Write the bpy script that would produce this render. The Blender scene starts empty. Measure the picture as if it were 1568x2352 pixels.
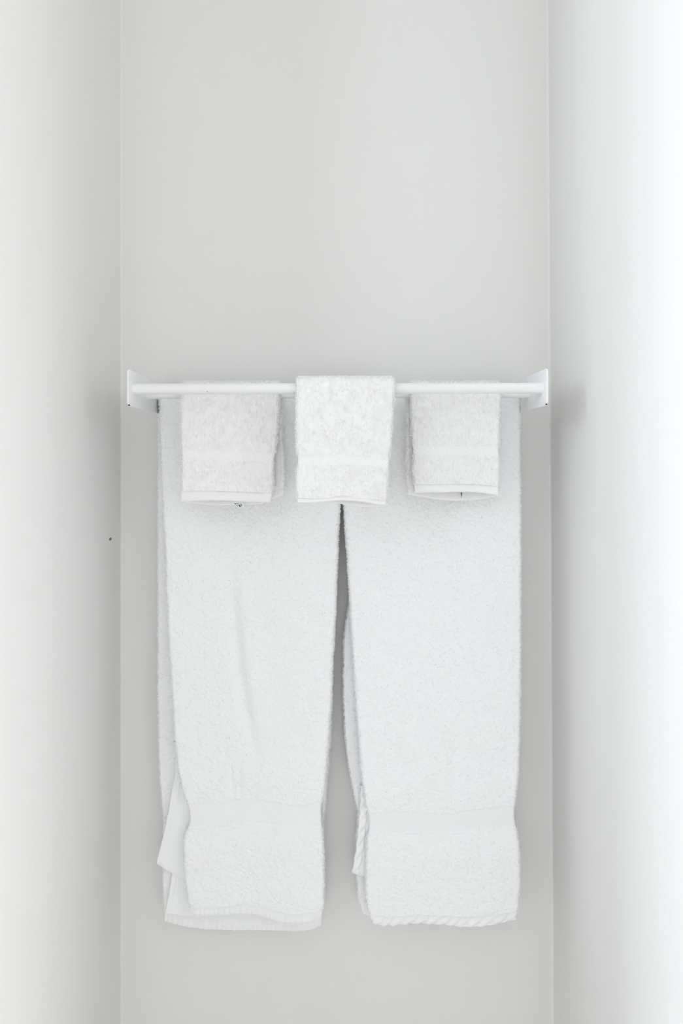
import bpy, math
import numpy as np

C = bpy.context.scene.collection
SC = bpy.context.scene
PI = math.pi

# ------------------------------------------------------------------ camera
EYE = 1.35                      # eye height
F, VX, VY = 1380.0, 784.0, 1060.0   # focal length and vanishing point in pixels of the 1568x2352 frame
cam_d = bpy.data.cameras.new('camera'); cam = bpy.data.objects.new('camera', cam_d); C.objects.link(cam)
cam.location = (0, 0, EYE); cam.rotation_euler = (PI/2, 0, 0)
cam_d.sensor_fit = 'HORIZONTAL'; cam_d.sensor_width = 24.0
cam_d.lens = F/1568*24.0
cam_d.shift_y = -(1176-VY)/1568
cam_d.clip_start = 0.02
cam_d.dof.use_dof = True; cam_d.dof.focus_distance = 0.89; cam_d.dof.aperture_fstop = 3.2
SC.camera = cam
SC.view_settings.view_transform = 'Standard'; SC.view_settings.look = 'None'
SC.view_settings.exposure = -0.04; SC.view_settings.gamma = 1.0; SC.view_settings.use_curve_mapping = False
SC.cycles.max_bounces = 10; SC.cycles.diffuse_bounces = 8

# ------------------------------------------------------------------ light
w = bpy.data.worlds.new('world'); SC.world = w; w.use_nodes = True
w.node_tree.nodes['Background'].inputs[0].default_value = (0.85, 0.93, 1.0, 1)
w.node_tree.nodes['Background'].inputs[1].default_value = 0.0
def key_fill_lamp(name, loc, rot, sx, sz, power, col):
    d = bpy.data.lights.new(name, 'AREA'); d.shape = 'RECTANGLE'; d.size = sx; d.size_y = sz
    d.energy = power; d.color = col
    o = bpy.data.objects.new(name, d); C.objects.link(o); o.location = loc; o.rotation_euler = rot
    return o
# one key opening inferred from a shadow, the others added to balance the light: wall, centre along the wall, centre height, width, height, watts, colour
RX, SX, RY = -1.30, 1.60, -1.80                   # the room's side walls and rear wall
LCOL, RCOL = (0.865, 0.925, 1.0), (0.98, 0.98, 1.0)
KEY_FILL_LIGHTS = [('west', 0.17, 1.98, 0.26, 0.80, 11.0, LCOL), ('west', 0.43, 0.85, 0.26, 1.20, 13.5, LCOL), ('west', -0.50, 2.05, 0.50, 0.70, 6.8, LCOL),  # first follows the rack's shadow; the lower and rearward ones are added fill
           ('east', 0.28, 0.80, 0.46, 1.00, 16.0, RCOL), ('east', -0.50, 2.05, 0.50, 0.70, 5.8, RCOL),  # added pair, split low and high to match light from the right
           ('rear', 0.0, 0.85, 1.40, 0.90, 11.5, RCOL)]  # added low fill behind the camera
for wl, c, z, sw, sh, pw, col in KEY_FILL_LIGHTS:
    if wl == 'west': key_fill_lamp('window_daylight', (RX-0.03, c, z), (0, -PI/2, 0), sh, sw, pw, col)
    elif wl == 'east': key_fill_lamp('window_daylight', (SX+0.03, c, z), (0, PI/2, 0), sh, sw, pw, col)
    else: key_fill_lamp('window_daylight', (c, RY-0.03, z), (PI/2, 0, 0), sw, sh, pw, col)

# ------------------------------------------------------------------ materials
def mat(name, col, rough=0.9, spec=0.3, bump=None, sheen=0.0):
    m = bpy.data.materials.new(name); m.use_nodes = True
    nt = m.node_tree; b = nt.nodes['Principled BSDF']
    b.inputs['Base Color'].default_value = (*col, 1); b.inputs['Roughness'].default_value = rough
    b.inputs['Specular IOR Level'].default_value = spec
    if sheen: b.inputs['Sheen Weight'].default_value = sheen
    if bump:
        sc, dist, stretch = bump
        tc = nt.nodes.new('ShaderNodeTexCoord'); mp = nt.nodes.new('ShaderNodeMapping')
        mp.inputs['Scale'].default_value = stretch
        nz = nt.nodes.new('ShaderNodeTexNoise'); nz.inputs['Scale'].default_value = sc; nz.inputs['Detail'].default_value = 4
        bp = nt.nodes.new('ShaderNodeBump'); bp.inputs['Distance'].default_value = dist; bp.inputs['Strength'].default_value = 1
        nt.links.new(tc.outputs['Object'], mp.inputs[0]); nt.links.new(mp.outputs[0], nz.inputs['Vector'])
        nt.links.new(nz.outputs[0], bp.inputs['Height']); nt.links.new(bp.outputs[0], b.inputs['Normal'])
    return m
M_WALL = mat('wall_paint', (0.775, 0.773, 0.758), 0.6, 0.25, (90, 0.0002, (1, 1, 0.35)))
M_ROOM = mat('room_paint', (0.76, 0.76, 0.75), 0.8, 0.2)
M_CAULK = mat('corner_caulk', (0.785, 0.782, 0.77), 0.5, 0.3)
M_FLOOR = mat('floor_tile', (0.62, 0.60, 0.57), 0.4, 0.4, (6, 0.0005, (1, 1, 1)))
M_METAL = mat('white_enamel', (0.83, 0.835, 0.84), 0.38, 0.45)
M_TERRY = mat('terry_cotton', (0.887, 0.893, 0.903), 1.0, 0.0)
M_FACE_WOVEN = mat('washcloth_weave', (0.875, 0.875, 0.88), 0.95, 0.0, (900, 0.00015, (1, 1, 1)))
M_FACE = mat('washcloth_terry', (0.885, 0.885, 0.885), 1.0, 0.0)
M_WOVEN = mat('woven_cotton', (0.885, 0.89, 0.90), 0.95, 0.0, (900, 0.00015, (1, 1, 1)))
M_CHIP = mat('bare_dark_metal', (0.03, 0.03, 0.032), 0.6, 0.3)
M_SPECK = mat('dark_speck', (0.24, 0.235, 0.21), 0.8, 0.2)
M_LABEL = mat('label_satin', (0.86, 0.87, 0.88), 0.6, 0.3)
M_INK = mat('label_ink', (0.03, 0.045, 0.05), 0.8, 0.1)
M_FRAME = mat('window_frame_paint', (0.8, 0.8, 0.8), 0.5, 0.3)

# ------------------------------------------------------------------ mesh helpers
def mesh_obj(name, V, Q, m, parent=None, smooth=True):
    V = np.asarray(V, np.float32).copy()
    if parent is not None: V -= np.array(parent.location, np.float32)
    me = bpy.data.meshes.new(name)
    Q = np.asarray(Q, np.int32); n = Q.shape[1]
    me.vertices.add(len(V)); me.vertices.foreach_set('co', V.ravel())
    me.loops.add(Q.size); me.loops.foreach_set('vertex_index', Q.ravel())
    me.polygons.add(len(Q)); me.polygons.foreach_set('loop_start', np.arange(0, Q.size, n, dtype=np.int32))
    if smooth is not False: me.polygons.foreach_set('use_smooth', np.ones(len(Q), bool) if smooth is True else np.asarray(smooth, bool))
    me.update(calc_edges=True)
    me.materials.append(m)
    o = bpy.data.objects.new(name, me); C.objects.link(o)
    if parent is not None: o.parent = parent
    return o
def pydata_obj(name, V, Fc, m, parent=None, bevel=0, smooth=False):
    V = [tuple(np.array(v) - (np.array(parent.location) if parent is not None else 0)) for v in V]
    me = bpy.data.meshes.new(name); me.from_pydata(V, [], Fc); me.materials.append(m)
    o = bpy.data.objects.new(name, me); C.objects.link(o)
    if parent is not None: o.parent = parent
    if bevel:
        b = o.modifiers.new('bevel', 'BEVEL'); b.width = bevel; b.segments = 3; b.limit_method = 'ANGLE'
        smooth = True
    if smooth:
        for p in me.polygons: p.use_smooth = True
    return o
BF = [(0,3,2,1), (4,5,6,7), (0,1,5,4), (1,2,6,5), (2,3,7,6), (3,0,4,7)]
def boxes(lst):
    V, Fc = [], []
    for x0, x1, y0, y1, z0, z1 in lst:
        n = len(V)
        V += [(x0,y0,z0),(x1,y0,z0),(x1,y1,z0),(x0,y1,z0),(x0,y0,z1),(x1,y0,z1),(x1,y1,z1),(x0,y1,z1)]
        Fc += [tuple(i+n for i in f) for f in BF]
    return V, Fc
def struct(name, lst, m, bevel=0):
    o = pydata_obj(name, *boxes(lst), m, None, bevel); o['kind'] = 'structure'; return o
def thing(name, label, cat, loc, group=None):
    o = bpy.data.objects.new(name, None); C.objects.link(o); o.location = loc
    o.empty_display_size = 0.05
    o['label'] = label; o['category'] = cat
    if group: o['group'] = group
    return o
def grid_quads(r, k, wrap=True):
    i = np.arange(r-1)[:, None]; j = np.arange(k if wrap else k-1)[None, :]
    j2 = (j+1) % k
    return np.stack(np.broadcast_arrays(i*k+j, i*k+j2, (i+1)*k+j2, (i+1)*k+j), -1).reshape(-1, 4)

# ------------------------------------------------------------------ the room
WY = 1.066                                        # back wall of the alcove
XL = (277.5-VX)/F*WY                              # its left corner
def xr(z): return (1264-VX)/F*WY - 0.0053*(z-EYE)         # its right corner leans a little
H = 2.6; LY = 0.60                                # ceiling height; where the alcove's left side ends
struct('wall_back', [(XL-0.12, 0.50, WY, WY+0.1, 0, H)], M_WALL)
struct('wall_left', [(XL-0.12, XL, LY, WY, 0, H), (RX-0.1, XL-0.12, LY, LY+0.12, 0, H)], M_WALL)
V = []
for y in (LY, WY):
    V += [(xr(0), y, 0), (0.5, y, 0), (0.5, y, H), (xr(H), y, H)]
FQ = [(0,1,2,3), (4,7,6,5), (0,4,5,1), (1,5,6,2), (2,6,7,3), (3,7,4,0)]
V2, F2 = boxes([(0.5, SX+0.1, LY, LY+0.12, 0, H)])
o = pydata_obj('wall_right', V+V2, FQ+[tuple(i+8 for i in f) for f in F2], M_WALL); o['kind'] = 'structure'
struct('floor', [(RX-0.1, SX+0.1, RY-0.1, WY+0.1, -0.1, 0)], M_FLOOR)
struct('ceiling', [(RX-0.1, SX+0.1, RY-0.1, WY+0.1, H, H+0.1)], M_ROOM)
def pierced(a0, a1, holes):
    """rectangles (from, to, z from, z to) of a wall from a0 to a1 that leave the given openings free"""
    L, x = [], a0
    for h0, h1, z0, z1 in sorted(holes):
        L += [(x, h0, 0, H), (h0, h1, 0, z0), (h0, h1, z1, H)]; x = h1
    return L + [(x, a1, 0, H)]
def put(axis, L, t0, t1): return [((t0, t1, p, q, c, d) if axis == 'x' else (p, q, t0, t1, c, d)) for p, q, c, d in L]
nw = 0
for wl, axis, a0, a1, t0, t1 in (('west', 'x', RY, LY, RX-0.1, RX), ('east', 'x', RY, LY, SX, SX+0.1), ('rear', 'y', RX-0.1, SX+0.1, RY-0.1, RY)):
    hs = [(c-sw/2-.02, c+sw/2+.02, z-sh/2-.02, z+sh/2+.02) for w_, c, z, sw, sh, pw, col in KEY_FILL_LIGHTS if w_ == wl]
    struct('wall_'+wl, put(axis, pierced(a0, a1, hs), t0, t1), M_ROOM)
    for p0, p1, z0, z1 in hs:
        nw += 1; wd = 0.02
        L = [(p0, p0+wd, z0, z1), (p1-wd, p1, z0, z1), (p0+wd, p1-wd, z0, z0+wd), (p0+wd, p1-wd, z1-wd, z1)]
        struct('window_%d' % nw, put(axis, L, t0+.01, t1-.01), M_FRAME, 0.002)  # frame round each opening, the added fill ones included
# painted caulk beads filling the alcove's two corners
def bead(name, fx, sgn, r):
    zs = np.linspace(0, H, 60); n = 7; V = []
    for z in zs:
        x = fx(z)
        for k in range(n):
            a = PI/2*k/(n-1)                      # concave quarter from the back wall to the side wall
            V.append((x + sgn*r*(1-math.sin(a)*1.0), WY - r*(1-math.cos(a)), z))
    o = mesh_obj(name, np.array(V), grid_quads(len(zs), n, False), M_CAULK); o['kind'] = 'structure'
bead('trim_1', lambda z: XL, 1, 0.0024)
bead('trim_2', lambda z: xr(z), -1, 0.004)

# ------------------------------------------------------------------ towel rack
ZB = EYE + 0.1092                                 # height of the three bars
RB = 0.00815                                      # bar radius
D1, D2, D3 = 0.900, 0.9646, 1.0287                # their distances from the eye
TILT = 0.0021                                     # the rack sits a hair higher at its right end
PXL, PXR = -0.3112, 0.3000                        # inner faces of the two end plates
rack = thing('towel_rack', 'white enamelled three-bar towel rack screwed to the wall between two side walls', 'towel rack', (0, WY, ZB))
rack.rotation_euler = (0, -TILT, 0)
def plate(xin, sgn):
    t = 0.0029; y0, y1 = 0.879, WY; z0, z1 = EYE+0.0822, EYE+0.1363; r = 0.0075
    P = []
    for cy, cz, a0 in ((y0+r, z0+r, PI), (y0+r, z1-r, PI/2)):
        arc = [a0 + (PI/2)*k/8 for k in range(9)] if a0 == PI else [a0 + (PI/2)*(8-k)/8 for k in range(9)]
        if a0 == PI: arc = arc[::-1]
        for a in arc: P.append((cy + r*math.cos(a), cz + r*math.sin(a)))
    # order: bottom-rear, bottom arc (from below to front), top arc (front to top), top-rear
    P = [(y1, z0)] + P[:9] + P[9:][::1] + [(y1, z1)]
    n = len(P); V = [(xin, y, z) for y, z in P] + [(xin+sgn*t, y, z) for y, z in P]
    Fc = [tuple(range(n)), tuple(range(2*n-1, n-1, -1))] + [(i, i+n, (i+1) % n+n, (i+1) % n) for i in range(n)]
    o = pydata_obj('end_plate', V, Fc, M_METAL, rack, 0.0008)
    return o
def ellipsoid(c, r, n=10):
    V = []
    for i in range(n+1):
        a = PI*i/n
        for k in range(n):
            b = 2*PI*k/n
            V.append((c[0]+r[0]*math.sin(a)*math.cos(b), c[1]+r[1]*math.sin(a)*math.sin(b), c[2]+r[2]*math.cos(a)))
    return np.array(V), grid_quads(n+1, n)
for xin, sgn in ((PXL, -1), (PXR, 1)):
    p = plate(xin, sgn)
    V, Q = ellipsoid((xin+sgn*0.0006, 0.8822, EYE+0.0834), (0.0016, 0.0016, 0.0010))
    c = mesh_obj('paint_chip', V, Q, M_CHIP, rack); c.parent = p
    c['label'] = 'dark chip in the white enamel at the lower front corner'
def rail(d):
    n = 40; V = []
    xs = [PXL-0.001, PXL+0.0004, PXL+0.0014, PXL+0.004] + list(np.linspace(PXL+0.02, PXR-0.02, 30)) + [PXR-0.004, PXR-0.0014, PXR-0.0004, PXR+0.001]
    rs = [RB+0.0012, RB+0.0012, RB+0.0003, RB] + [RB]*30 + [RB, RB+0.0003, RB+0.0012, RB+0.0012]
    for x, r in zip(xs, rs):
        for k in range(n): V.append((x, d + r*math.cos(2*PI*k/n), ZB + r*math.sin(2*PI*k/n)))
    return mesh_obj('rail', V, grid_quads(len(xs), n), M_METAL, rack)
r1 = rail(D1); rail(D2); rail(D3)
V, Q = ellipsoid(((478-VX)/F*D1, D1-RB*0.80, ZB-RB*0.60), (0.0006, 0.0006, 0.0006), 8)
c = mesh_obj('paint_chip', V, Q, M_CHIP, rack); c.parent = r1
c['label'] = 'tiny dark chip on the underside of the front rail'
# a speck on the left wall
V, Q = ellipsoid((XL+0.0002, (XL*F)/(253-VX), EYE+(VY-1238)/F*(XL*F)/(253-VX)), (0.0006, 0.006, 0.0026), 10)
o = mesh_obj('wall_speck', V, Q, M_SPECK); o['label'] = 'tiny dark speck on the left side wall beside the left bath towel'; o['category'] = 'mark'

# ------------------------------------------------------------------ cloth tools
rng = np.random.default_rng(7)
_lat = rng.random((8, 256, 256)).astype(np.float32)
def vnoise(u, v, seed=0):
    u = np.asarray(u, np.float64); v = np.asarray(v, np.float64)
    L = _lat[seed % 8]; iu = np.floor(u).astype(int); iv = np.floor(v).astype(int)
    fu = u-iu; fv = v-iv; fu = fu*fu*(3-2*fu); fv = fv*fv*(3-2*fv)
    a = L[iu % 256, iv % 256]; b = L[(iu+1) % 256, iv % 256]; c = L[iu % 256, (iv+1) % 256]; d = L[(iu+1) % 256, (iv+1) % 256]
    return ((a*(1-fu)+b*fu)*(1-fv) + (c*(1-fu)+d*fu)*fv)*2-1
def ip(pts, axis=0):
    a = np.array(pts, float); o = np.argsort(a[:, axis])
    k, v = a[o, axis], a[o, 1-axis]
    def f(q):                                     # smoothed linear interpolation
        h = 10.0
        return (np.interp(q-h, k, v) + 2*np.interp(q, k, v) + np.interp(q+h, k, v))/4
    return f
def section(b_m, width_m, res, back_res=None):
    """columns round a flat, round-edged slab: position across s, unit edge offsets ex, eo"""
    nf = max(8, int(width_m/res)); ne = max(6, int(PI*b_m/res)); nb = max(8, int(width_m/(back_res or res)))
    s, ex, eo = [], [], []
    for i in range(nf): s.append(i/nf); ex.append(0); eo.append(-1)
    for i in range(ne): a = PI*i/ne; s.append(1); ex.append(math.sin(a)); eo.append(-math.cos(a))
    for i in range(nb): s.append(1-i/nb); ex.append(0); eo.append(1)
    for i in range(ne): a = PI*i/ne; s.append(0); ex.append(-math.sin(a)); eo.append(math.cos(a))
    return np.array(s), np.array(ex), np.array(eo)

class Fall:
    """One hanging face of a cloth: outline in photo pixels, laid at its own distance from the eye."""
    def __init__(self, L, R, curves, dc, b, wrinkle=None):
        self.L, self.R = ip(L, 1), ip(R, 1); self.dc, self.b = dc, b
        self.curves = [c if callable(c) else ip(c, 0) for c in curves]; self.wrinkle = wrinkle
        self.means = [float(np.mean(np.array(c)[:, 1])) for c in curves]
    def rows(self, k, f):
        """pixel positions of row(s) f in [0,1] between curve k and k+1 for across-position s"""
        def at(i, s):
            y = self.means[i]; x = self.L(y)*(1-s) + self.R(y)*s
            return self.curves[i](x)
        def fn(s):
            return (1-f)[:, None]*at(k, s)[None, :] + f[:, None]*at(k+1, s)[None, :]
        return fn
    def grid(self, k, f, sec, bscale=1.0, flat=None):
        s, ex, eo = sec
        y = self.rows(k, f)(s)
        dc = self.dc(y); b = self.b(y)*(np.asarray(bscale)[:, None] if np.ndim(bscale) else bscale)
        xl = (self.L(y)-VX)/F*dc; xr_ = (self.R(y)-VX)/F*dc
        bb = np.minimum(b, (xr_-xl)*0.45)
        x = (xl+bb)*(1-s) + (xr_-bb)*s + bb*ex
        off = b*eo
        if self.wrinkle is not None:
            xp = self.L(y)*(1-s)+self.R(y)*s
            off = off - self.wrinkle(xp, y)*np.clip((1-eo)/2, 0, 1)
        z = EYE + (VY-y)/F*(dc-b)
        return np.stack([x, dc+off, z], -1)
def normals(G):
    du = np.roll(G, -1, 1) - np.roll(G, 1, 1)
    dv = np.gradient(G, axis=0)
    n = np.cross(dv, du); n /= np.maximum(np.linalg.norm(n, axis=-1, keepdims=True), 1e-9)
    # make them point outward (away from the slab's centre line)
    c = G.mean(1, keepdims=True)
    if np.sum(n*(G-c)) < 0: n = -n
    return n
def loops(G, N, count, h, wd, r, rings, mask=None, columns=None, lean=0.5, seed=1, drop=0.0):
    """little terry loops standing on the grid surface"""
    g = np.random.default_rng(seed)
    R, K, _ = G.shape
    a = np.linalg.norm(np.cross(np.roll(G, -1, 1)[:-1]-G[:-1], G[1:]-G[:-1]), axis=-1)
    if mask is not None: a = a*mask[:-1]
    cdf = np.cumsum(a.ravel()); cdf /= cdf[-1]
    idx = np.searchsorted(cdf, g.random(count)); i, j = idx//K, idx % K
    fu, fv = g.random(count), g.random(count)
    if columns:                                   # line the loops up in vertical ribs
        js = np.round((j+fu)/columns)*columns + g.normal(0, 0.18*columns, count)
        js = np.mod(js, K); j = np.floor(js).astype(int) % K; fu = js-np.floor(js)
    j2 = (j+1) % K; i2 = i+1
    def bl(A): return ((A[i, j]*(1-fu)[:, None]+A[i, j2]*fu[:, None])*(1-fv)[:, None] + (A[i2, j]*(1-fu)[:, None]+A[i2, j2]*fu[:, None])*fv[:, None])
    P, Nn = bl(G), bl(N); Nn /= np.linalg.norm(Nn, axis=1, keepdims=True)
    rd = g.normal(size=(count, 3)); T = np.cross(Nn, rd); T /= np.linalg.norm(T, axis=1, keepdims=True); B = np.cross(Nn, T)
    hh = h*(0.6+0.7*g.random(count)); ww = wd*(0.6+0.8*g.random(count)); ln = (g.normal(0, lean, (count, 2)))*hh[:, None]
    t = np.linspace(0, 1, rings); ct, st = np.cos(PI*t), np.sin(PI*t)
    path = (P[:, None]-Nn[:, None]*h*0.15 + T[:, None]*(ww[:, None]/2*ct[None])[..., None] + Nn[:, None]*(hh[:, None]*st[None])[..., None]
            + T[:, None]*(ln[:, :1]*st[None])[..., None] + B[:, None]*(ln[:, 1:]*st[None])[..., None])
    path[..., 2] -= drop*st[None]*hh[:, None]
    tan = np.gradient(path, axis=1); tan /= np.maximum(np.linalg.norm(tan, axis=-1, keepdims=True), 1e-9)
    u = B[:, None] - tan*np.sum(tan*B[:, None], -1, keepdims=True); u /= np.maximum(np.linalg.norm(u, axis=-1, keepdims=True), 1e-9)
    v = np.cross(tan, u)
    V = np.stack([path + r*(u*math.cos(2*PI*q/3)+v*math.sin(2*PI*q/3)) for q in range(3)], 2)   # count, rings, 3
    q = grid_quads(rings, 3); Q = (np.arange(count)[:, None, None]*rings*3 + q[None]).reshape(-1, 4)
    return V.reshape(-1, 3), Q
def join(parts):
    Vs, Qs, n = [], [], 0
    for V, Q in parts:
        V = np.asarray(V).reshape(-1, 3); Vs.append(V); Qs.append(np.asarray(Q)+n); n += len(V)
    return np.concatenate(Vs), np.concatenate(Qs)

def arc_grid(front, back, d_bar, sec, n, ytop_f):
    """the cloth's bend over its bar, joining the tops of the two falls"""
    s, ex, eo = sec
    gf = front; gb = back
    zc = ZB
    a = np.linspace(0, PI, n)[:, None]
    b0 = (gf['b']*(1-np.linspace(0, 1, n)) + gb['b']*np.linspace(0, 1, n))[:, None]
    rad = RB + 0.0006 + b0 - b0*eo               # eo=-1 is the outer face
    xl = (gf['xl']*(1-np.linspace(0, 1, n)) + gb['xl']*np.linspace(0, 1, n))[:, None]
    xr_ = (gf['xr']*(1-np.linspace(0, 1, n)) + gb['xr']*np.linspace(0, 1, n))[:, None]
    x = (xl+b0)*(1-s) + (xr_-b0)*s + b0*ex
    return np.stack([x, d_bar - rad*np.cos(a), zc + TILT*x + rad*np.sin(a)], -1)

def cloth(root, front, back, d_bar, keys, spec):
    """front/back: Fall; keys: what lies between the front's curves; spec: sizes of the pile"""
    res = spec['res']; y_top = front.means[0]
    wpx = float(front.R(y_top)-front.L(y_top)); wm = wpx/F*d_bar
    bt = float(front.b(np.array(y_top)))
    sec = section(bt, wm, res, res*2.0); s, ex, eo = sec
    secb = (s, ex, -eo)                           # same columns with the outer face towards the wall
    terry = []; seed = spec['seed']
    def pile(G, dens, mask, rowfuzz=0.0):
        N = normals(G)
        sx = G[..., 0]
        sz = np.concatenate([[0], np.cumsum(np.linalg.norm(np.diff(G[:, 0], axis=0), axis=-1))])[:, None] + 0*sx
        nz = spec['relief'](sx, sz)
        for sc, amp, sd in spec['lumps']: nz = nz + amp*vnoise(sx/sc+50, sz/sc+50, sd+seed)
        G2 = G + N*nz[..., None]
        terry.append((G2, grid_quads(G.shape[0], G.shape[1]), True))
        mk = mask[None]*np.clip(spec['fuzz'] + np.abs(ex)[None]**1.5 + (rowfuzz[:, None] if np.ndim(rowfuzz) else rowfuzz + np.zeros((G.shape[0], 1))), 0, 1)
        area = float(np.sum(np.linalg.norm(np.cross(np.roll(G, -1, 1)[:-1]-G[:-1], G[1:]-G[:-1]), axis=-1)*mk[:-1]))
        n = int(area/spec['pitch']**2*dens)
        if n > 10:
            terry.append(loops(G2, N, n, spec['h'], spec['w'], spec['r'], spec['rings'], mk, None, spec['lean'], seed+len(terry), spec.get('drop', 0)) + (False,))
    m_front = (eo < 0.75).astype(float)
    # front fall
    n_up = 0
    for k, kind in enumerate(keys):
        ln = abs(front.means[k+1]-front.means[k])/F*d_bar
        if kind == 'terry':
            nr = max(6, int(ln/res)); f = np.linspace(0, 1, nr)
            sc = np.ones(nr)
            if k+1 < len(keys) and keys[k+1] == 'band': sc[-2:] = [0.96, spec['lip']]
            if k > 0 and keys[k-1] == 'band': sc[:2] = [spec['lip'], 0.96]
            pile(front.grid(k, f, sec, sc), 1.0, m_front)
        elif kind == 'band':
            rs = spec['band_res']; sb = section(bt, wm, rs, res*2)
            nr = max(8, int(ln/rs)); f = np.linspace(-0.16, 1.12, nr)
            G = front.grid(k, f, sb, spec.get('band_b', 0.74))
            N = normals(G); wv = spec['band'](G[..., 0], G[..., 2], f[:, None]*np.ones(len(sb[0]))[None])
            mesh_obj('woven_band', (G + N*(wv*(sb[2] < 0.3))[..., None]).reshape(-1, 3), grid_quads(nr, len(sb[0])), spec.get('wmat', M_WOVEN), root)
        elif kind == 'hem':
            rs = spec['band_res']; sb = section(bt*0.6, wm, rs, res*2)
            nr = max(10, int(ln/rs)); f = np.linspace(-0.06, 1.0, nr)
            hb = spec.get('hem_b', 0.7)
            prof = hb*np.sqrt(np.clip(1-(np.clip((f-0.55)/0.45, 0, 1))**2, 0.0, 1))+0.001
            G = front.grid(k, f, sb, prof); N = normals(G)
            wv = spec['hem'](G[..., 0], G[..., 2], f[:, None]*np.ones(len(sb[0]))[None])
            G = G + N*wv[..., None]
            if spec.get('scallop'): G[..., 2] += spec['scallop'](G[..., 0])*np.clip(f, 0, 1)[:, None]**2
            mesh_obj('hem', G.reshape(-1, 3), grid_quads(nr, len(sb[0])), spec.get('wmat', M_WOVEN), root)
    # bend over the bar
    def top(fl):
        y = np.array(fl.means[0]); d = float(fl.dc(y))
        return dict(b=float(fl.b(y)), xl=float((fl.L(y)-VX)/F*d), xr=float((fl.R(y)-VX)/F*d))
    na = max(10, int(PI*(RB+bt)/res))
    pile(arc_grid(top(front), top(back), d_bar, sec, na, y_top), spec.get('arc_dens', 1.0), (eo < 0.3).astype(float), 0.8*np.sin(np.linspace(0, PI, na))**6)
    # back fall
    ln = abs(back.means[1]-back.means[0])/F*d_bar; rr = res*1.4
    nr = max(6, int(ln/rr)); f = np.linspace(0, 1, nr)
    pile(back.grid(0, f, secb), spec.get('back_dens', 0.5), spec['back_mask'](s, ex, -eo))
    if len(back.curves) > 2:
        sb = section(bt*0.6, wm, spec['band_res'], res*2)
        lnh = abs(back.means[2]-back.means[1])/F*d_bar
        nr = max(10, int(lnh/spec['band_res'])); f = np.linspace(-0.06, 1.0, nr)
        prof = spec.get('hem_b', 0.7)*np.sqrt(np.clip(1-(np.clip((f-0.55)/0.45, 0, 1))**2, 0.0, 1))+0.001
        G = back.grid(1, f, sb, prof); N = normals(G)
        G = G + N*spec['hem'](G[..., 0], G[..., 2], f[:, None]*np.ones(len(sb[0]))[None])[..., None]
        mesh_obj('hem', G.reshape(-1, 3), grid_quads(nr, len(sb[0])), spec.get('wmat', M_WOVEN), root)
    V, Q = join([t[:2] for t in terry])
    mesh_obj('terry_cloth', V, Q, spec.get('mat', M_TERRY), root, np.concatenate([np.full(len(t[1]), t[2]) for t in terry]))

def ramp(pts):
    a = np.array(pts, float)
    return lambda y: np.interp(y, a[:, 0], a[:, 1])
def ybar(d): return VY - (ZB-EYE)/d*F
def topline(xl, xr_, y): return [(xl, y-TILT*(xl-VX)), (xr_, y-TILT*(xr_-VX))]

# ------------------------------------------------------------------ washcloths
def face_cloth(label, d_bar, b0, L, R, band0, band1, hem0, bot, Lb, Rb, bhem, bbot, slant, seed):
    root = thing('washcloth', label, 'washcloth', ((L[0][0]+R[0][0]-2*VX)/2/F*d_bar, d_bar, EYE+(VY-1160)/F*d_bar), 'white washcloths draped over the towel rack')
    yt = bot[0][1]; y0 = ybar(d_bar-RB)
    cf = d_bar-RB-0.0006-b0; cb = d_bar+RB+0.0006+b0
    dcf = ramp([(y0, cf), (y0+90, cf+0.002), (1160, cf+0.006)])
    dcb = ramp([(y0, cb), (y0+90, cb-0.001), (1160, cb-0.004)])
    bf = ramp([(y0, b0), (y0+60, b0*0.92), (1165, b0*0.72)])
    wob = lambda x, y: 0.0016*vnoise(x/70+seed, y/90, seed) * np.clip((y-950)/60, 0, 1)
    yf = ybar(cf-b0); yb = ybar(cb)
    front = Fall(L, R, [topline(L[0][0], R[0][0], yf), band0, band1, hem0, bot], dcf, bf, wob)
    back = Fall(Lb, Rb, [topline(Lb[0][0], Rb[0][0], yb), bhem, bbot], dcb, bf)
    kx = 2*PI/0.0056
    def relief(x, t):                             # woven ground: loops standing in ribs and picks
        u = x/0.0029 + 0.30*vnoise(x/0.009, t/0.006, 1); v = t/0.0022 + 0.45*vnoise(x/0.005, t/0.008, 2)
        c = np.abs(np.sin(PI*u))**0.9*(0.25+0.75*np.abs(np.sin(PI*(v+0.5*np.floor(u))))**0.9)
        return 0.0017*c*(0.7+0.5*vnoise(x/0.004, t/0.004, 3)) - 0.0006
    spec = dict(lip=0.76, mat=M_FACE, wmat=M_FACE_WOVEN, res=0.00072, seed=seed, pitch=0.00150, h=0.0021, w=0.0015, r=0.00033, rings=5, lean=0.40, drop=0.3, fuzz=0.05, relief=relief,
                lumps=[(0.0022, 0.00012, 0), (0.012, 0.0004, 1)], band_res=0.00055,
                band=lambda x, z, f: 0.00032*np.sin(kx*(x - slant*(z))) ,
                hem=lambda x, z, f: 0.0003*vnoise(x/0.006, z/0.02, seed) + 0.0003*vnoise(x/0.02, z/0.02, seed+1),
                back_mask=lambda s, ex, eo: (eo < 2).astype(float), back_dens=0.45, hem_b=0.62, band_b=0.93)
    cloth(root, front, back, d_bar, ['terry', 'band', 'terry', 'hem'], spec)
    return root
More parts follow.
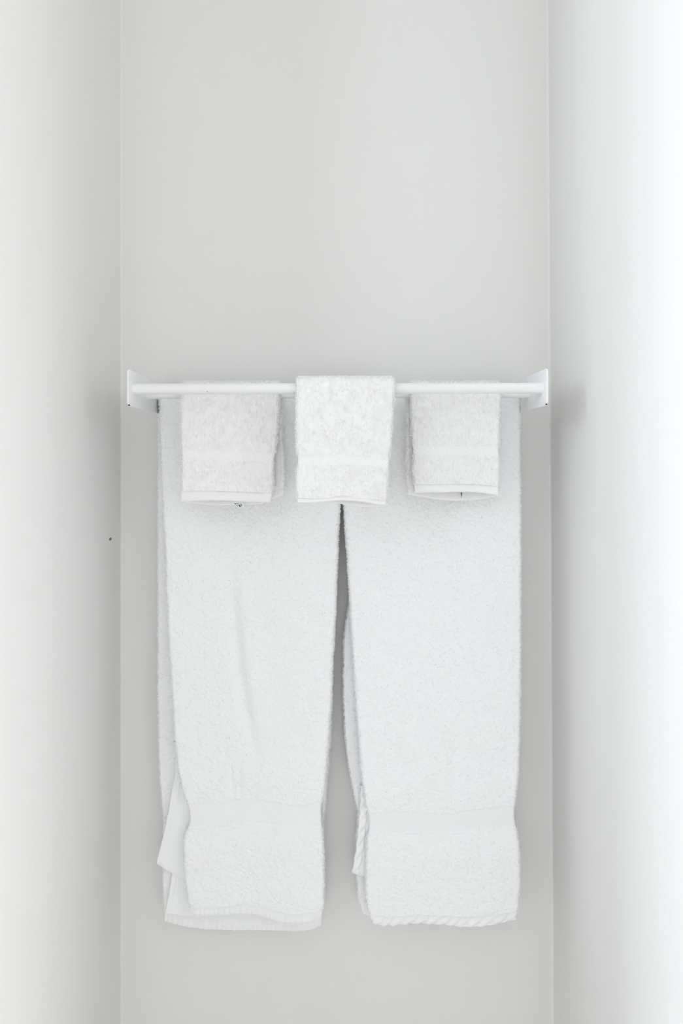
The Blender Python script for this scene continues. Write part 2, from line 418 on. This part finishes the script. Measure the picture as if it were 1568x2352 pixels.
w_mid = face_cloth('thick white washcloth in the middle, draped over the front rail', D1, 0.0046,
    [(680,860), (680,1000), (681,1030), (685,1055), (680,1090), (680,1130), (684,1158)],
    [(907,860), (904,905), (901,960), (896,1030), (893,1055), (890,1085), (888,1140), (884,1165)],
    [(680,1048), (720,1047), (780,1045), (840,1050), (896,1057)],
    [(680,1065), (740,1067), (800,1064), (850,1068), (896,1073)],
    [(680,1144), (740,1146), (785,1138), (830,1144), (890,1150)],
    [(680,1154), (700,1156), (745,1152), (790,1149), (830,1152), (860,1158), (888,1161)],
    [(684,860), (684,1000), (690,1158)], [(905,860), (896,1000), (880,1165)],
    [(680,1140), (900,1150)], [(680,1148), (740,1152), (790,1158), (830,1164), (885,1162)], 1.0, 1)
w_left = face_cloth('white washcloth hanging in front of the left bath towel, printed tag at its hem', D2, 0.0054,
    [(414,880), (415,980), (418,1040), (418,1060), (416,1100), (415,1156)],
    [(641,880), (640,950), (637,1000), (631,1045), (627,1060), (628,1100), (625,1135), (619,1160)],
    [(415,1037), (480,1036), (560,1037), (630,1040)],
    [(415,1058), (480,1055), (560,1058), (630,1060)],
    [(415,1128), (480,1127), (560,1130), (622,1132)],
    [(415,1153), (450,1150), (500,1149), (560,1152), (600,1153), (622,1155)],
    [(420,880), (420,1000), (424,1165)], [(645,880), (650,925), (647,1000), (651,1050), (653,1090), (651,1150)],
    [(420,1136), (500,1140), (560,1140), (620,1134), (655,1122)],
    [(420,1152), (445,1157), (490,1161), (545,1160), (600,1158), (630,1146), (655,1137)], -1.0, 2)
w_right = face_cloth('white washcloth hanging in front of the right bath towel, hem gaping open', D2, 0.0052,
    [(942,880), (943,950), (946,1000), (949,1040), (947,1062), (947,1090), (951,1115), (952,1140)],
    [(1150,880), (1148,960), (1146,1000), (1144,1035), (1147,1060), (1147,1085), (1145,1110), (1145,1145)],
    [(945,1024), (1020,1025), (1090,1026), (1150,1025)],
    [(945,1043), (1020,1043), (1090,1045), (1150,1045)],
    [(950,1113), (1020,1112), (1090,1112), (1150,1117)],
    [(950,1132), (1000,1131), (1060,1130), (1100,1131), (1130,1136), (1147,1140)],
    [(933,880), (932,1000), (931,1080), (936,1130), (939,1160)], [(1147,880), (1144,1000), (1145,1160)],
    [(930,1122), (1000,1130), (1060,1133), (1150,1124)],
    [(932,1135), (960,1140), (1000,1147), (1050,1151), (1100,1148), (1150,1139)], -1.0, 3)

# care labels sewn into the hems
def px(x, y, d): return np.array([(x-VX)/F*d, d, EYE+(VY-y)/F*d])
def strip(name, pts, th, m, parent):
    """a thin folded ribbon: pts = pairs of 3-D points across its width"""
    P = np.array(pts); n = len(P); V = np.concatenate([P[:, 0], P[:, 1], P[:, 0]+[0, th, 0], P[:, 1]+[0, th, 0]])
    Fc = []
    for i in range(n-1):
        Fc += [(i, i+1, n+i+1, n+i), (2*n+i, 3*n+i, 3*n+i+1, 2*n+i+1), (i, 2*n+i, 2*n+i+1, i+1), (n+i, n+i+1, 3*n+i+1, 3*n+i)]
    Fc += [(0, n, 3*n, 2*n), (n-1, 3*n-1, 4*n-1, 2*n-1)]
    return pydata_obj(name, V, Fc, m, parent)
def marks(name, lst, d, parent, root):
    L = []
    for pts, wd in lst:
        for (x0, y0), (x1, y1) in zip(pts[:-1], pts[1:]):
            a, b = px(x0, y0, d), px(x1, y1, d); t = b-a; t /= np.linalg.norm(t); nrm = np.array([-t[2], 0, t[0]])*wd/F*d/2
            L.append((np.array([a-nrm-t*.0002, a+nrm-t*.0002, b+nrm+t*.0002, b-nrm+t*.0002]), np.array([[0, 1, 2, 3]])))
    V, Q = join(L); o = mesh_obj(name, V, Q, M_INK, root, False); o.parent = parent
    return o
dl = 0.9640
lab = strip('care_label', [(px(536,1140,dl), px(556,1140,dl)), (px(538,1152,dl), px(557,1152,dl)), (px(549,1164.5,dl), px(563,1168,dl))], 0.0003, M_LABEL, w_left)
lab['label'] = 'small white printed tag'
marks('printed_text', [([(538.6,1156.3), (540,1158), (542,1158), (542.6,1156.2)], 1.3), ([(545.6,1156.2), (546.6,1157)], 1.9), ([(544,1161), (545,1162)], 1.8),
                       ([(548.3,1159.6), (551.6,1164)], 2.2), ([(552.6,1157.6), (555,1162.2)], 1.7)], dl-0.0006, lab, w_left)
lab = strip('care_label', [(px(1052,1118,dl+.002), px(1052.5,1118,dl-.004)), (px(1053,1142,dl+.002), px(1058,1145,dl-.004)), (px(1058,1143,dl), px(1062,1142,dl)), (px(1060,1132,dl), px(1071,1131,dl-.003)), (px(1062,1118,dl), px(1074,1118,dl-.003))], 0.0003, M_LABEL, w_right)
lab['label'] = 'small folded white printed tag'
marks('printed_text', [([(1058,1131.5), (1061,1132.5), (1058,1134), (1061,1135.5), (1058.3,1137), (1060.4,1138.4), (1059,1140.5)], 1.2)], dl-0.006, lab, w_right)

# ------------------------------------------------------------------ bath towels
def crease(x, y, pts, wd, amp, y0, y1, fade=60):
    a = np.array(pts, float); xc = np.interp(y, a[:, 1], a[:, 0])
    e = np.clip((y-y0)/fade, 0, 1)*np.clip((y1-y)/fade, 0, 1)
    return amp*e*np.exp(-((x-xc)/wd)**2)
def bath_towel(label, L, R, band0, band1, hem0, bot, Lb, Rb, bhem, bbot, wrinkle, hem, scallop, slant, seed, hem_b):
    root = thing('bath_towel', label, 'bath towel', ((L[0][0]+R[0][0]-2*VX)/2/F*D3, D3, EYE+(VY-2140)/F*D3), 'white bath towels hung side by side on the back rail')
    b0 = 0.0058; cf = D3-RB-0.0006-b0; cb = D3+RB+0.0006+b0
    dcf = ramp([(910, cf), (1300, cf+0.001), (1850, cf-0.001), (2150, cf-0.001)])
    dcb = ramp([(910, cb), (1200, cb-0.006), (2150, cb-0.007)])
    bf = ramp([(910, b0), (1500, b0*1.0), (1800, b0*1.05), (1850, b0*0.9), (1950, b0*1.05), (2150, b0*0.8)])
    bb = ramp([(910, b0), (1200, b0*0.75), (2150, b0*0.62)])
    yf = ybar(cf-b0); yb = ybar(cb)
    front = Fall(L, R, [topline(L[0][0], R[0][0], yf), band0, band1, hem0, bot], dcf, bf, wrinkle)
    back = Fall(Lb, Rb, [topline(Lb[0][0], Rb[0][0], yb), bhem, bbot], dcb, bb)
    k1 = 2*PI/0.0032
    def band(x, z, f):
        v = 0.00026*np.sin(k1*(x-slant*z))*(f < 0.82)
        holes = np.exp(-((f-0.90)/0.045)**2)*(0.5+0.5*np.sin(2*PI*x/0.0034))
        return v - 0.0013*holes
    spec = dict(lip=0.76, res=0.0013, seed=seed, pitch=0.0017, h=0.0017, w=0.0012, r=0.00030, rings=5, lean=0.55, drop=0.5, fuzz=0.07,
                relief=lambda x, t: 0.0007*vnoise((x+0.35*t)/0.0042, (t-0.35*x)/0.0032, 0),
                lumps=[(0.0024, 0.00016, 0), (0.009, 0.00032, 1), (0.03, 0.0005, 2)], band_res=0.0007, band=band, hem=hem, scallop=scallop,
                back_mask=lambda s, ex, eo: ((np.abs(ex) > 0.01) | ((eo < 0) & ((s < 0.12) | (s > 0.88)))).astype(float), back_dens=0.8, arc_dens=0.5, hem_b=hem_b, band_b=0.80)
    cloth(root, front, back, D3, ['terry', 'band', 'terry', 'hem'], spec)
    return root
def wr_left(x, y):
    v = 0.0010*vnoise(x/120+3, y/330, 4)
    v = v - crease(x, y, [(528,1300), (536,1420), (548,1540), (566,1640), (590,1750)], 15, 0.0080, 1270, 1775, 150)
    v = v + crease(x, y, [(560,1350), (575,1540), (612,1750)], 26, 0.0030, 1330, 1770, 150)
    v = v - crease(x, y, [(524,1700), (534,1830)], 5, 0.0035, 1735, 1845, 50) - crease(x, y, [(551,1700), (550,1830)], 5, 0.003, 1745, 1845, 50)
    v = v - crease(x, y, [(600,1900), (560,1990)], 22, 0.002, 1890, 2010, 50)
    # pulled in above the band, puffed below it
    v = v + 0.0022*np.exp(-((y-1800)/45)**2) + 0.0018*np.exp(-((y-1955)/60)**2)
    return v + 0.0008*vnoise(x/38, y/70, 5)*np.clip((y-1650)/100, 0, 1)
def wr_right(x, y):
    v = 0.0012*vnoise(x/150+9, y/360, 6)
    v = v - crease(x, y, [(985,1780), (1000,1870)], 14, 0.0018, 1770, 1880, 60) - crease(x, y, [(1045,1640), (1038,1850)], 10, 0.0018, 1640, 1855, 80)
    v = v - crease(x, y, [(1080,1150), (1070,1400)], 30, 0.0012, 1100, 1450, 120)
    v = v - crease(x, y, [(985,1915), (985,1960)], 16, 0.002, 1905, 1975, 30) - crease(x, y, [(1105,1910), (1110,1965)], 16, 0.002, 1900, 1975, 30)
    v = v + 0.0022*np.exp(-((y-1820)/45)**2) + 0.0018*np.exp(-((y-1970)/60)**2)
    return v + 0.0008*vnoise(x/38, y/70, 7)*np.clip((y-1650)/100, 0, 1)
hem_l = lambda x, z, f: 0.00045*vnoise(x/0.0045, z/0.03, 2) + 0.0005*np.sin(2*PI*x/0.0085+2*vnoise(x/0.02, z/0.05, 1))*np.clip(f, 0, 1)
hem_r = lambda x, z, f: 0.0009*np.sin(2*PI*(x-0.9*z)/0.0185 + 1.2*vnoise(x/0.03, z/0.03, 3))
t_left = bath_towel('white bath towel on the left, back layer and side flap peeking out on its left',
    [(364,900), (366,960), (370,1060), (375,1180), (381,1300), (387,1450), (394,1560), (400,1680), (407,1760), (426,1838), (435,1852), (437,1893), (428,1906), (422,1930), (422,1980), (426,2030), (434,2085), (442,2100)],
    [(781,900), (780,1165), (776,1250), (771,1400), (764,1530), (761,1600), (756,1680), (749,1780), (744,1832), (737,1848), (738,1890), (741,1905), (744,1960), (744,2050), (742,2090), (736,2110)],
    [(425,1848), (490,1844), (530,1839), (570,1837), (620,1841), (680,1850), (715,1849), (745,1840)],
    [(425,1906), (480,1899), (540,1893), (600,1894), (660,1900), (745,1902)],
    [(425,2086), (500,2084), (560,2076), (600,2082), (650,2096), (690,2101), (745,2092)],
    [(425,2098), (460,2104), (510,2102), (560,2097), (600,2103), (640,2117), (680,2121), (710,2118), (745,2105)],
    [(364,900), (363,1000), (363,1600), (366,1750), (371,1830), (376,1875), (374,1990), (376,2060), (379,2105), (378,2120)],
    [(752,900), (752,1165), (752,1450), (760,1540), (763,1600), (761,1660), (756,1750), (749,1830), (743,1900), (740,2040), (738,2130)],
    [(370,2094), (440,2107), (520,2112), (660,2114), (745,2104)],
    [(378,2115), (420,2127), (470,2134), (530,2136), (600,2136), (680,2139), (715,2136), (740,2124)],
    wr_left, hem_l, None, -1.0, 4, 0.55)
t_right = bath_towel('white bath towel on the right with a rope-like twisted bottom hem',
    [(788,900), (789,1165), (795,1250), (801,1350), (805,1420), (810,1500), (816,1600), (821,1680), (829,1780), (840,1858), (846,1872), (847,1910), (841,1925), (838,1990), (839,2060), (846,2095), (856,2120)],
    [(1194,900), (1193,1000), (1195,1200), (1195,1500), (1193,1650), (1189,1780), (1184,1832), (1180,1848), (1180,1888), (1186,1905), (1193,1970), (1193,2040), (1189,2090), (1183,2115)],
    [(840,1868), (880,1866), (920,1864), (960,1868), (1010,1871), (1040,1868), (1090,1859), (1190,1851)],
    [(840,1917), (940,1915), (1040,1914), (1120,1908), (1190,1902)],
    [(840,2098), (880,2106), (960,2102), (1020,2104), (1060,2108), (1110,2106), (1190,2094)],
    [(846,2117), (880,2126), (960,2120), (1020,2123), (1060,2129), (1110,2128), (1190,2110)],
    [(812,900), (812,1165), (810,1330), (792,1440), (788,1500), (788,1600), (793,1700), (800,1755), (810,1815), (819,1855), (822,1880), (817,1920), (818,2000), (821,2060), (828,2090), (842,2112)],
    [(1190,900), (1190,1500), (1186,1780), (1178,1880), (1186,1970), (1176,2112)],
    [(825,2088), (1180,2094)], [(830,2098), (860,2106), (1000,2112), (1180,2108)],
    wr_right, hem_r, (lambda x: 0.0007*np.sin(2*PI*x/0.0185)), 1.0, 5, 0.62)

# folded-in side flaps that show between a towel's front and back
def flap(root, L, R, yt, bot, d, seed, hem_w, crink):
    b = 0.0016
    one = lambda v: (lambda y: np.full_like(np.asarray(y, float), v))
    fl = Fall(L, R, [[(L[0][0], yt), (R[0][0], yt)], bot], one(d), one(b), lambda x, y: 0.0006*vnoise(x/20, y/45, seed))
    sec = section(b, 0.05, 0.0015); n = 160; f = np.linspace(0, 1, n)
    prof = np.sqrt(np.clip(1-(np.clip((f-0.985)/0.015, 0, 1))**2, 0.02, 1))
    G = fl.grid(0, f, sec, prof)
    mesh_obj('side_flap', G.reshape(-1, 3), grid_quads(n, len(sec[0])), M_WOVEN, root)
    L2 = [(x-0.5, y) for x, y in L]; R2 = [(x+hem_w, y) for x, y in L]
    fh = Fall(L2, R2, [[(L[0][0], yt), (L[0][0]+5, yt)], [(bot[0][0], bot[0][1]), (bot[0][0]+hem_w, bot[0][1]+hem_w*0.45)]], one(d-0.0006), one(b*1.45))
    sec = section(b*1.4, hem_w/F*d, 0.0006); n = 300; f = np.linspace(0, 1, n)
    prof = np.sqrt(np.clip(1-(np.clip((f-0.985)/0.015, 0, 1))**2, 0.02, 1))
    G = fh.grid(0, f, sec, prof); N = normals(G)
    G = G + N*crink(G[..., 0], G[..., 2])[..., None]
    mesh_obj('side_hem', G.reshape(-1, 3), grid_quads(n, len(sec[0])), M_WOVEN, root)
flap(t_left, [(398,1700), (404,1750), (403,1775), (397,1805), (386,1870), (373,1930), (359,1983)], [(450,1700), (450,2040)], 1705,
     [(355,1978), (362,1986), (390,2003), (422,2023), (450,2036)], 1.0235, 5, 17, lambda x, z: 0.00035*vnoise(x/0.02, z/0.008, 3))
flap(t_left, [(404,1950), (393,2025), (385,2070), (380,2098)], [(455,1950), (455,2110)], 1955,
     [(378,2096), (400,2102), (455,2108)], 1.0268, 7, 12, lambda x, z: 0.00025*vnoise(x/0.02, z/0.008, 3))
flap(t_right, [(828,1800), (827,1850), (823,1900), (818,1950), (812,1985), (808,2005)], [(862,1800), (862,2020)], 1805,
     [(806,2002), (815,2009), (835,2013), (862,2013)], 1.0225, 6, 17, lambda x, z: 0.0008*np.sin(2*PI*(z-1.2*x)/0.019))
